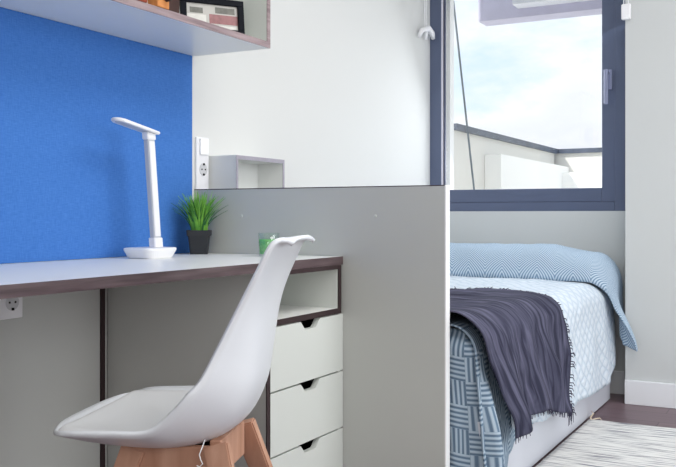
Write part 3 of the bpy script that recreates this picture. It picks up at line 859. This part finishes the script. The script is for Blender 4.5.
# part over the pillow
def arch(q):
    """profile over the pillow, q 0 front .. 1 back"""
    a = PI * min(1, max(0, q))
    y = 4.335 - .175 * math.copysign(abs(math.cos(a)) ** .75, math.cos(a))
    z = .575 + .160 * abs(math.sin(a)) ** .62
    return y, z
def over(u, q):
    y, z = arch(q)
    s = u * 1.36
    lt = .90
    if s <= lt:
        x = XW + .02 + s
        d = sstep(s, lt - .22, lt) * .035
        z2 = z - d * (z - .575) / .16
        p_ = Vector((x, y, z2))
    else:
        t = (s - lt) / (1.36 - lt); a = min(1, t / .45) * PI / 2
        ztop = z - .035 * (z - .575) / .16
        zhem = lerp(.255, .42, sstep(q, .2, .9))
        xx = XW + .02 + lt + .11 * math.sin(a) + .018 * t
        g = (1 - math.cos(a)) * .40 if t < .45 else .40 + (t - .45) / .55 * .60
        zz = lerp(ztop, zhem, g)
        yy = lerp(y, 4.262 + q * .15, sstep(t, 0, .7))
        flare = sstep(t, .35, 1) * (1 - sstep(q, .12, .5))
        p_ = Vector((xx + .088 * flare, yy - .01 * flare, zz))
        if p_.y > 4.295: p_.x = min(p_.x, lerp(-.74, XC - .010, sstep(p_.y, 4.295, 4.312)))
    w_ = .006 * nz(s * 5, y * 9, 4) + .004 * nz(s * 16, q * 6, 9)
    p_.z += w_
    p_.y -= .006 * nz(s * 7, q * 3, 21)
    return p_
o = grid_obj('spread_over_pillow', over, 110, 60, M['herring'], None, (1.36, .55), .005)
o.parent = sp; o.matrix_parent_inverse = inv_sp
# pillow under it
pil = bmesh.new()
bmesh.ops.create_uvsphere(pil, u_segments=40, v_segments=20, radius=1)
for v in pil.verts:
    x, y, z = v.co
    f = lambda c, e: math.copysign(abs(c) ** e, c)
    v.co = Vector((-1.385 + .46 * f(x, .45), 4.335 + .155 * f(y, .8), .648 + .068 * f(z, .9)))
o = bmobj('pillow', pil, M['mattress'], None, True); tag(o, 'plump long pillow wrapped in the herringbone bedspread under the window', 'pillow')
# quilt
q_ = cloth('quilt', lambda s: 2.72, lambda s: 4.40 - .06 * sstep(s, LT, LT + .4), lambda v: LT + interp([(0, .27), (.2, .31), (.55, .345), (.8, .365), (.93, .35), (1, .31)], v), .012, M['quilt'], None, fold=0, foldf=6, wr=.006, seed=5, uvw=1.5, uvh=1.68)
tag(q_, 'pale blue-white diamond quilt spread over the middle of the bed', 'quilt')
# throw
th = empty('throw_blanket', (-1.3, 3.0, .57)); tag(th, 'charcoal purple fringed throw draped over the foot half of the bed', 'throw')
inv_th = Matrix.Translation(th.location).inverted()
def y0t(s):   # near edge: goes away from the partition as it drops
    return 2.487 + .15 * sstep(s, LT - .02, LT + .33)
def y1t(s): return 3.15 + .22 * sstep(s, .45, LT) - .02 * sstep(s, LT, LT + .3)
tl = lambda v: LT + interp([(0, .300), (.08, .295), (.2, .28), (.45, .27), (.7, .32), (1, .36)], v)
o = cloth('throw_cloth', y0t, y1t, tl, .030, M['throw'], None, fold=.036, foldf=12, wr=.010, seed=9, uvw=1.4, uvh=.9, nu=140, nv=130, thick=.006)
o.parent = th; o.matrix_parent_inverse = inv_th
me = o.data; nu = 140; nv = 130
rf = random.Random(5); bm = bmesh.new()
def vtx(i, j): return me.vertices[j * (nu + 1) + i].co.copy()
for i in range(8, nu + 1):      # far edge fringe
    for k in range(2):
        if rf.random() < .45: continue
        p0 = vtx(i, nv); p1 = vtx(i, nv - 1); d = (p0 - p1).normalized()
        r_ = Vector((rf.uniform(-.7, .7) * .5, rf.uniform(-.3, .3), rf.uniform(-.25, .25)))
        ln = rf.uniform(.010, .026); side = i > nu * .72
        q0 = p0 + (Vector((.004, 0, 0)) if side else Vector((0, 0, .003)))
        e1 = q0 + (d + r_).normalized() * ln * .6; e2 = e1 + ((d + r_ * 1.6).normalized() * .6 + Vector((0, 0, -1.0 if side else -.1))).normalized() * ln * .6
        add_tube(bm, [q0 - d * .004, e1, e2], [.0022, .0018, .0009], 5)
for j in range(0, nv + 1):      # hem fringe
    for k in range(1):
        if rf.random() < (.35 if j > 60 else .6): continue
        p0 = vtx(nu, j); ln = rf.uniform(.008, .018) if j < 120 else rf.uniform(.02, .05)
        e = p0 + Vector((rf.uniform(-.003, .006), rf.uniform(-.4, .4) * ln, -ln))
        add_tube(bm, [p0 + Vector((0, 0, .004)), e], [.002, .0009], 5)
o = bmobj('fringe', bm, M['fringe']); o.parent = th; o.matrix_parent_inverse = inv_th; o['kind'] = 'stuff'

# ------------------------------------------------------------------ rug
bm = bmesh.new()
nx, ny = 60, 120; X0, X1, Y0, Y1 = -.862, .45, 2.0, 3.850
V = []
for j in range(ny + 1):
    row = []
    for i in range(nx + 1):
        x = lerp(X0, X1, i / nx); y = lerp(Y0, Y1, j / ny)
        row.append(bm.verts.new((x, y + (.004 * nz(x * 9, 0, 2) if j == ny else 0), .007 + .0022 * nz(x * 4, y * 60, 3))))
    V.append(row)
for j in range(ny):
    for i in range(nx): bm.faces.new((V[j][i], V[j][i + 1], V[j + 1][i + 1], V[j + 1][i]))
rugo = bmobj('rug_body', bm, M['rug'], None, True)
md = rugo.modifiers.new('t', 'SOLIDIFY'); md.thickness = .006; md.offset = -1
rug = empty('rug', (-.2, 2.9, 0)); tag(rug, 'off-white and grey streaked woven rug on the dark floor beside the bed', 'rug')
rugo.parent = rug; rugo.matrix_parent_inverse = Matrix.Translation(rug.location).inverted()
bm = bmesh.new()
add_tube(bm, [(-.852, 3.845, .010), (-.862, 3.875, .016), (-.855, 3.900, .028), (-.868, 3.915, .034)], [.005, .004, .003, .001], 7)
add_tube(bm, [(-.850, 3.845, .010), (-.840, 3.875, .012), (-.826, 3.885, .014), (-.815, 3.876, .008)], [.005, .0035, .003, .001], 7)
o = bmobj('tassel', bm, M['tassel'], None, True); o.parent = rug; o.matrix_parent_inverse = Matrix.Translation(rug.location).inverted()

# ------------------------------------------------------------------ blind cords
def cord(name, x, y, z, label, side):
    r = empty(name, (x, y, z)); tag(r, label, 'blind cord', None)
    bm = bmesh.new()
    dirv = Vector((0, 1, 0)) if side == 'left' else Vector((1, 0, 0))
    for k in (-1, 1):
        add_tube(bm, [dirv * k * .010 + Vector((0, 0, .01)), dirv * k * .012 + Vector((0, 0, .5))], .0022, 6)
    bmobj('cord_loop', bm, M['plastic'], r)
    bm = bmesh.new()
    if side == 'left':
        add_tube(bm, [(0, -.085, -.045), (.008, -.070, -.008), (.016, 0, .014), (.014, .060, -.002), (.010, .085, -.025)], [.009, .014, .017, .015, .011], 8)
        add_tube(bm, [(.004, 0, .012), (.004, 0, -.045)], [.012, .008], 8)
    else:
        add_box(bm, -.020, .022, -.012, .010, -.062, .010, .005)
    bmobj('cord_weight', bm, M['plastic'], r, side == 'left')
    return r
cord('blind_cord', XW + .022, 4.425, 1.860, 'white blind cord with a winged cleat on the white wall, left of the window', 'left')
cord('blind_cord', XC + .006, YC - .016, 1.850, 'white blind cord with a box weight at the top right corner of the window', 'right')
